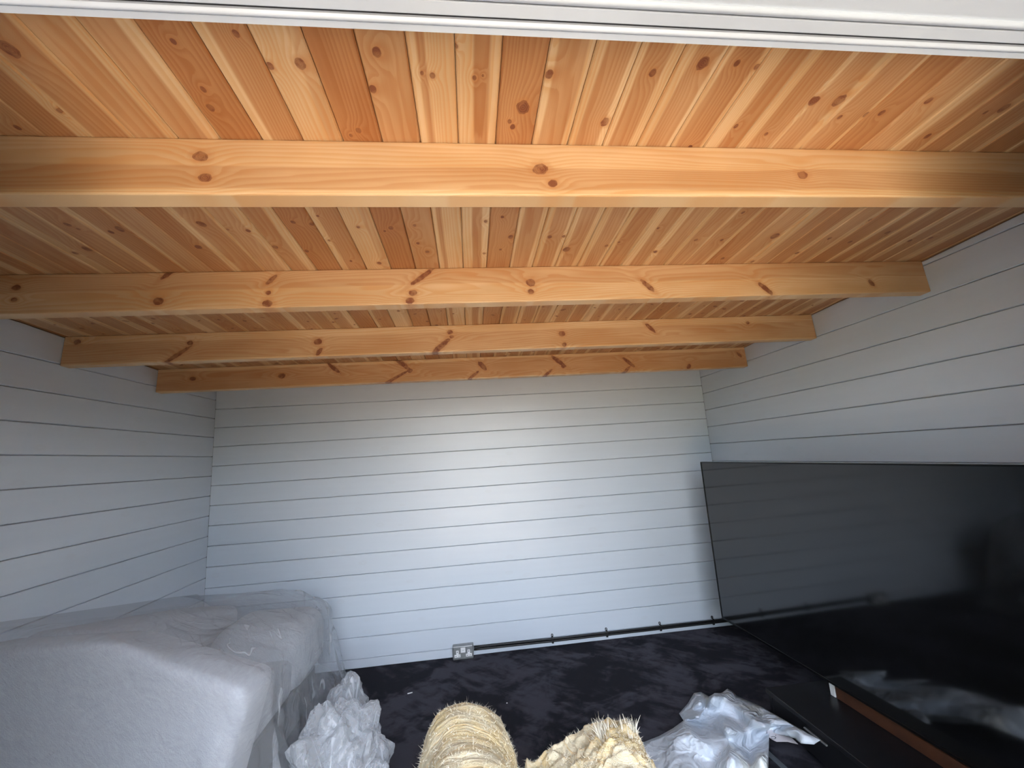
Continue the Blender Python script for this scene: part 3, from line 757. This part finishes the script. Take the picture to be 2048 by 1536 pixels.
# outline and fold points: photograph pixel and height above the carpet
out = [(1255, 1500, .02), (1285, 1485, .02), (1318, 1472, .03), (1345, 1457, .04), (1367, 1441, .06), (1358, 1427, .03), (1376, 1406, .04), (1388, 1386, .05), (1402, 1384, .08), (1418, 1393, .05), (1430, 1386, .11), (1442, 1386, .09), (1446, 1384, .05), (1455, 1377, .06), (1466, 1384, .06), (1474, 1392, .04), (1520, 1412, .09), (1590, 1452, .15), (1641, 1480, .16), (1628, 1489, .15), (1602, 1487, .14), (1590, 1477, .12), (1560, 1469, .10), (1538, 1462, .08), (1537, 1500, .14), (1537, 1560, .12), (1480, 1620, .06), (1390, 1640, .05), (1290, 1600, .03)]
inn = [(1397, 1436, .16), (1399, 1440, .03), (1425, 1397, .17), (1455, 1466, .20), (1456, 1480, .12), (1462, 1520, .20), (1430, 1450, .05), (1440, 1425, .06), (1465, 1410, .10), (1478, 1440, .05), (1490, 1470, .10), (1500, 1500, .03), (1503, 1438, .15), (1530, 1455, .17), (1500, 1460, .11), (1518, 1430, .10), (1546, 1447, .13), (1560, 1455, .09), (1580, 1462, .15), (1350, 1480, .10), (1330, 1500, .05), (1370, 1465, .13), (1385, 1500, .09), (1410, 1490, .13), (1425, 1530, .07), (1380, 1560, .10), (1330, 1560, .06), (1500, 1540, .10), (1520, 1520, .17), (1400, 1410, .12), (1385, 1420, .07), (1410, 1420, .05), (1450, 1395, .11), (1350, 1520, .09), (1460, 1570, .13), (1600, 1465, .17)]
pts2 = [Vector((p[0], p[1])) for p in out+inn]
ne = len(out)
vv, ee, ff, _, _, _ = delaunay_2d_cdt(pts2, [(i, (i+1) % ne) for i in range(ne)], [], 1, 1e-4)
hh = [p[2] for p in out+inn]
V = [Vector(floor_pt(p.x, p.y, hh[i] if i < len(hh) else .05)) for i, p in enumerate(vv)]
bm = bmesh.new(); vs = [bm.verts.new(v) for v in V]
for fc in ff: bm.faces.new([vs[i] for i in fc])
bmesh.ops.subdivide_edges(bm, edges=bm.edges, cuts=3, use_grid_fill=True)
for it in range(1): bmesh.ops.smooth_vert(bm, verts=[v for v in bm.verts if not v.is_boundary], factor=.32, use_axis_x=True, use_axis_y=True, use_axis_z=True)
for v in bm.verts:
    q = Vector((v.co.x*14+v.co.y*9, v.co.y*12-v.co.x*10, v.co.z*14))
    v.co.z = max(.004, v.co.z+.006*(1-abs(noise.noise(q))*3)*(0 if v.is_boundary else 1))
bg = obj('plastic_sack', bm_mesh('plastic_sack', bm, True), BAGM)
md = bg.modifiers.new('thick', 'SOLIDIFY'); md.thickness = .0012
tag(bg, 'crumpled white plastic sack on the carpet before the television bench', 'sack')

# torn flap of the sack with a printed letter
FH = .088
fl_px = [(1533, 1459), (1536, 1472), (1543, 1478), (1553, 1483), (1575, 1483), (1596, 1488), (1584, 1476), (1562, 1467), (1548, 1458)]
fa = [floor_pt(x, y, FH) for x, y in fl_px]; nf = len(fa)
fm = mesh_from('torn_flap', fa+[(x, y, z-.0012) for x, y, z in fa], [list(range(nf)), list(range(2*nf-1, nf-1, -1))]+[[i, (i+1) % nf, nf+(i+1) % nf, nf+i] for i in range(nf)])
flap = obj('torn_flap', fm, simple('sack_inner_face', (.66, .62, .64), .4), bg)
INK = simple('dark_printing_ink', (.02, .02, .03), .6)
V, Fc = [], []
for i in range(17):
    w = math.radians(-150+i*300/16)
    for rr in (3.6, 5.0): V.append(floor_pt(1546.5+rr*1.15*math.cos(w), 1475.5+rr*.62*math.sin(w), FH+.0006))
for i in range(16): Fc.append([2*i, 2*i+1, 2*i+3, 2*i+2])
k = len(V)
for dx, dy in ((-.8, -.7), (.8, -.7), (.8, .7), (-.8, .7)): V.append(floor_pt(1551.5+dx, 1470.6+dy, FH+.0006))
Fc.append([k, k+1, k+2, k+3])
obj('printed_letter', mesh_from('printed_letter', V, Fc), INK, flap)

# dark strip, lint
gs = box('plastic_offcut', -.012, .012, -.16, .16, .002, .010, simple('dark_grey_strip', (.10, .115, .13), .35), None, .002)
p_ = floor_pt(1560, 1530, .01); gs.location = (p_[0]+.01, p_[1]-.03, .0); gs.rotation_euler = (0, 0, math.radians(3))
tag(gs, 'dark grey plastic strip lying beside the white sack', 'plastic strip')
for (x, y, l, lb) in ((820, 1387, .03, 'white lint fleck on the carpet between the sofa sheet and the wool roll'), (1164, 1467, .008, 'tiny white speck on the carpet between the two pieces of wool'), (1014, 1407, .007, 'tiny white speck on the carpet just right of the wool roll')):
    p = floor_pt(x, y)
    o = box('lint_fleck', -l/2, l/2, -.003, .003, 0, .004, WHITE, None, .001); o.location = (p[0], p[1], .0005); o.rotation_euler = (0, 0, .25)
    tag(o, lb, 'lint')
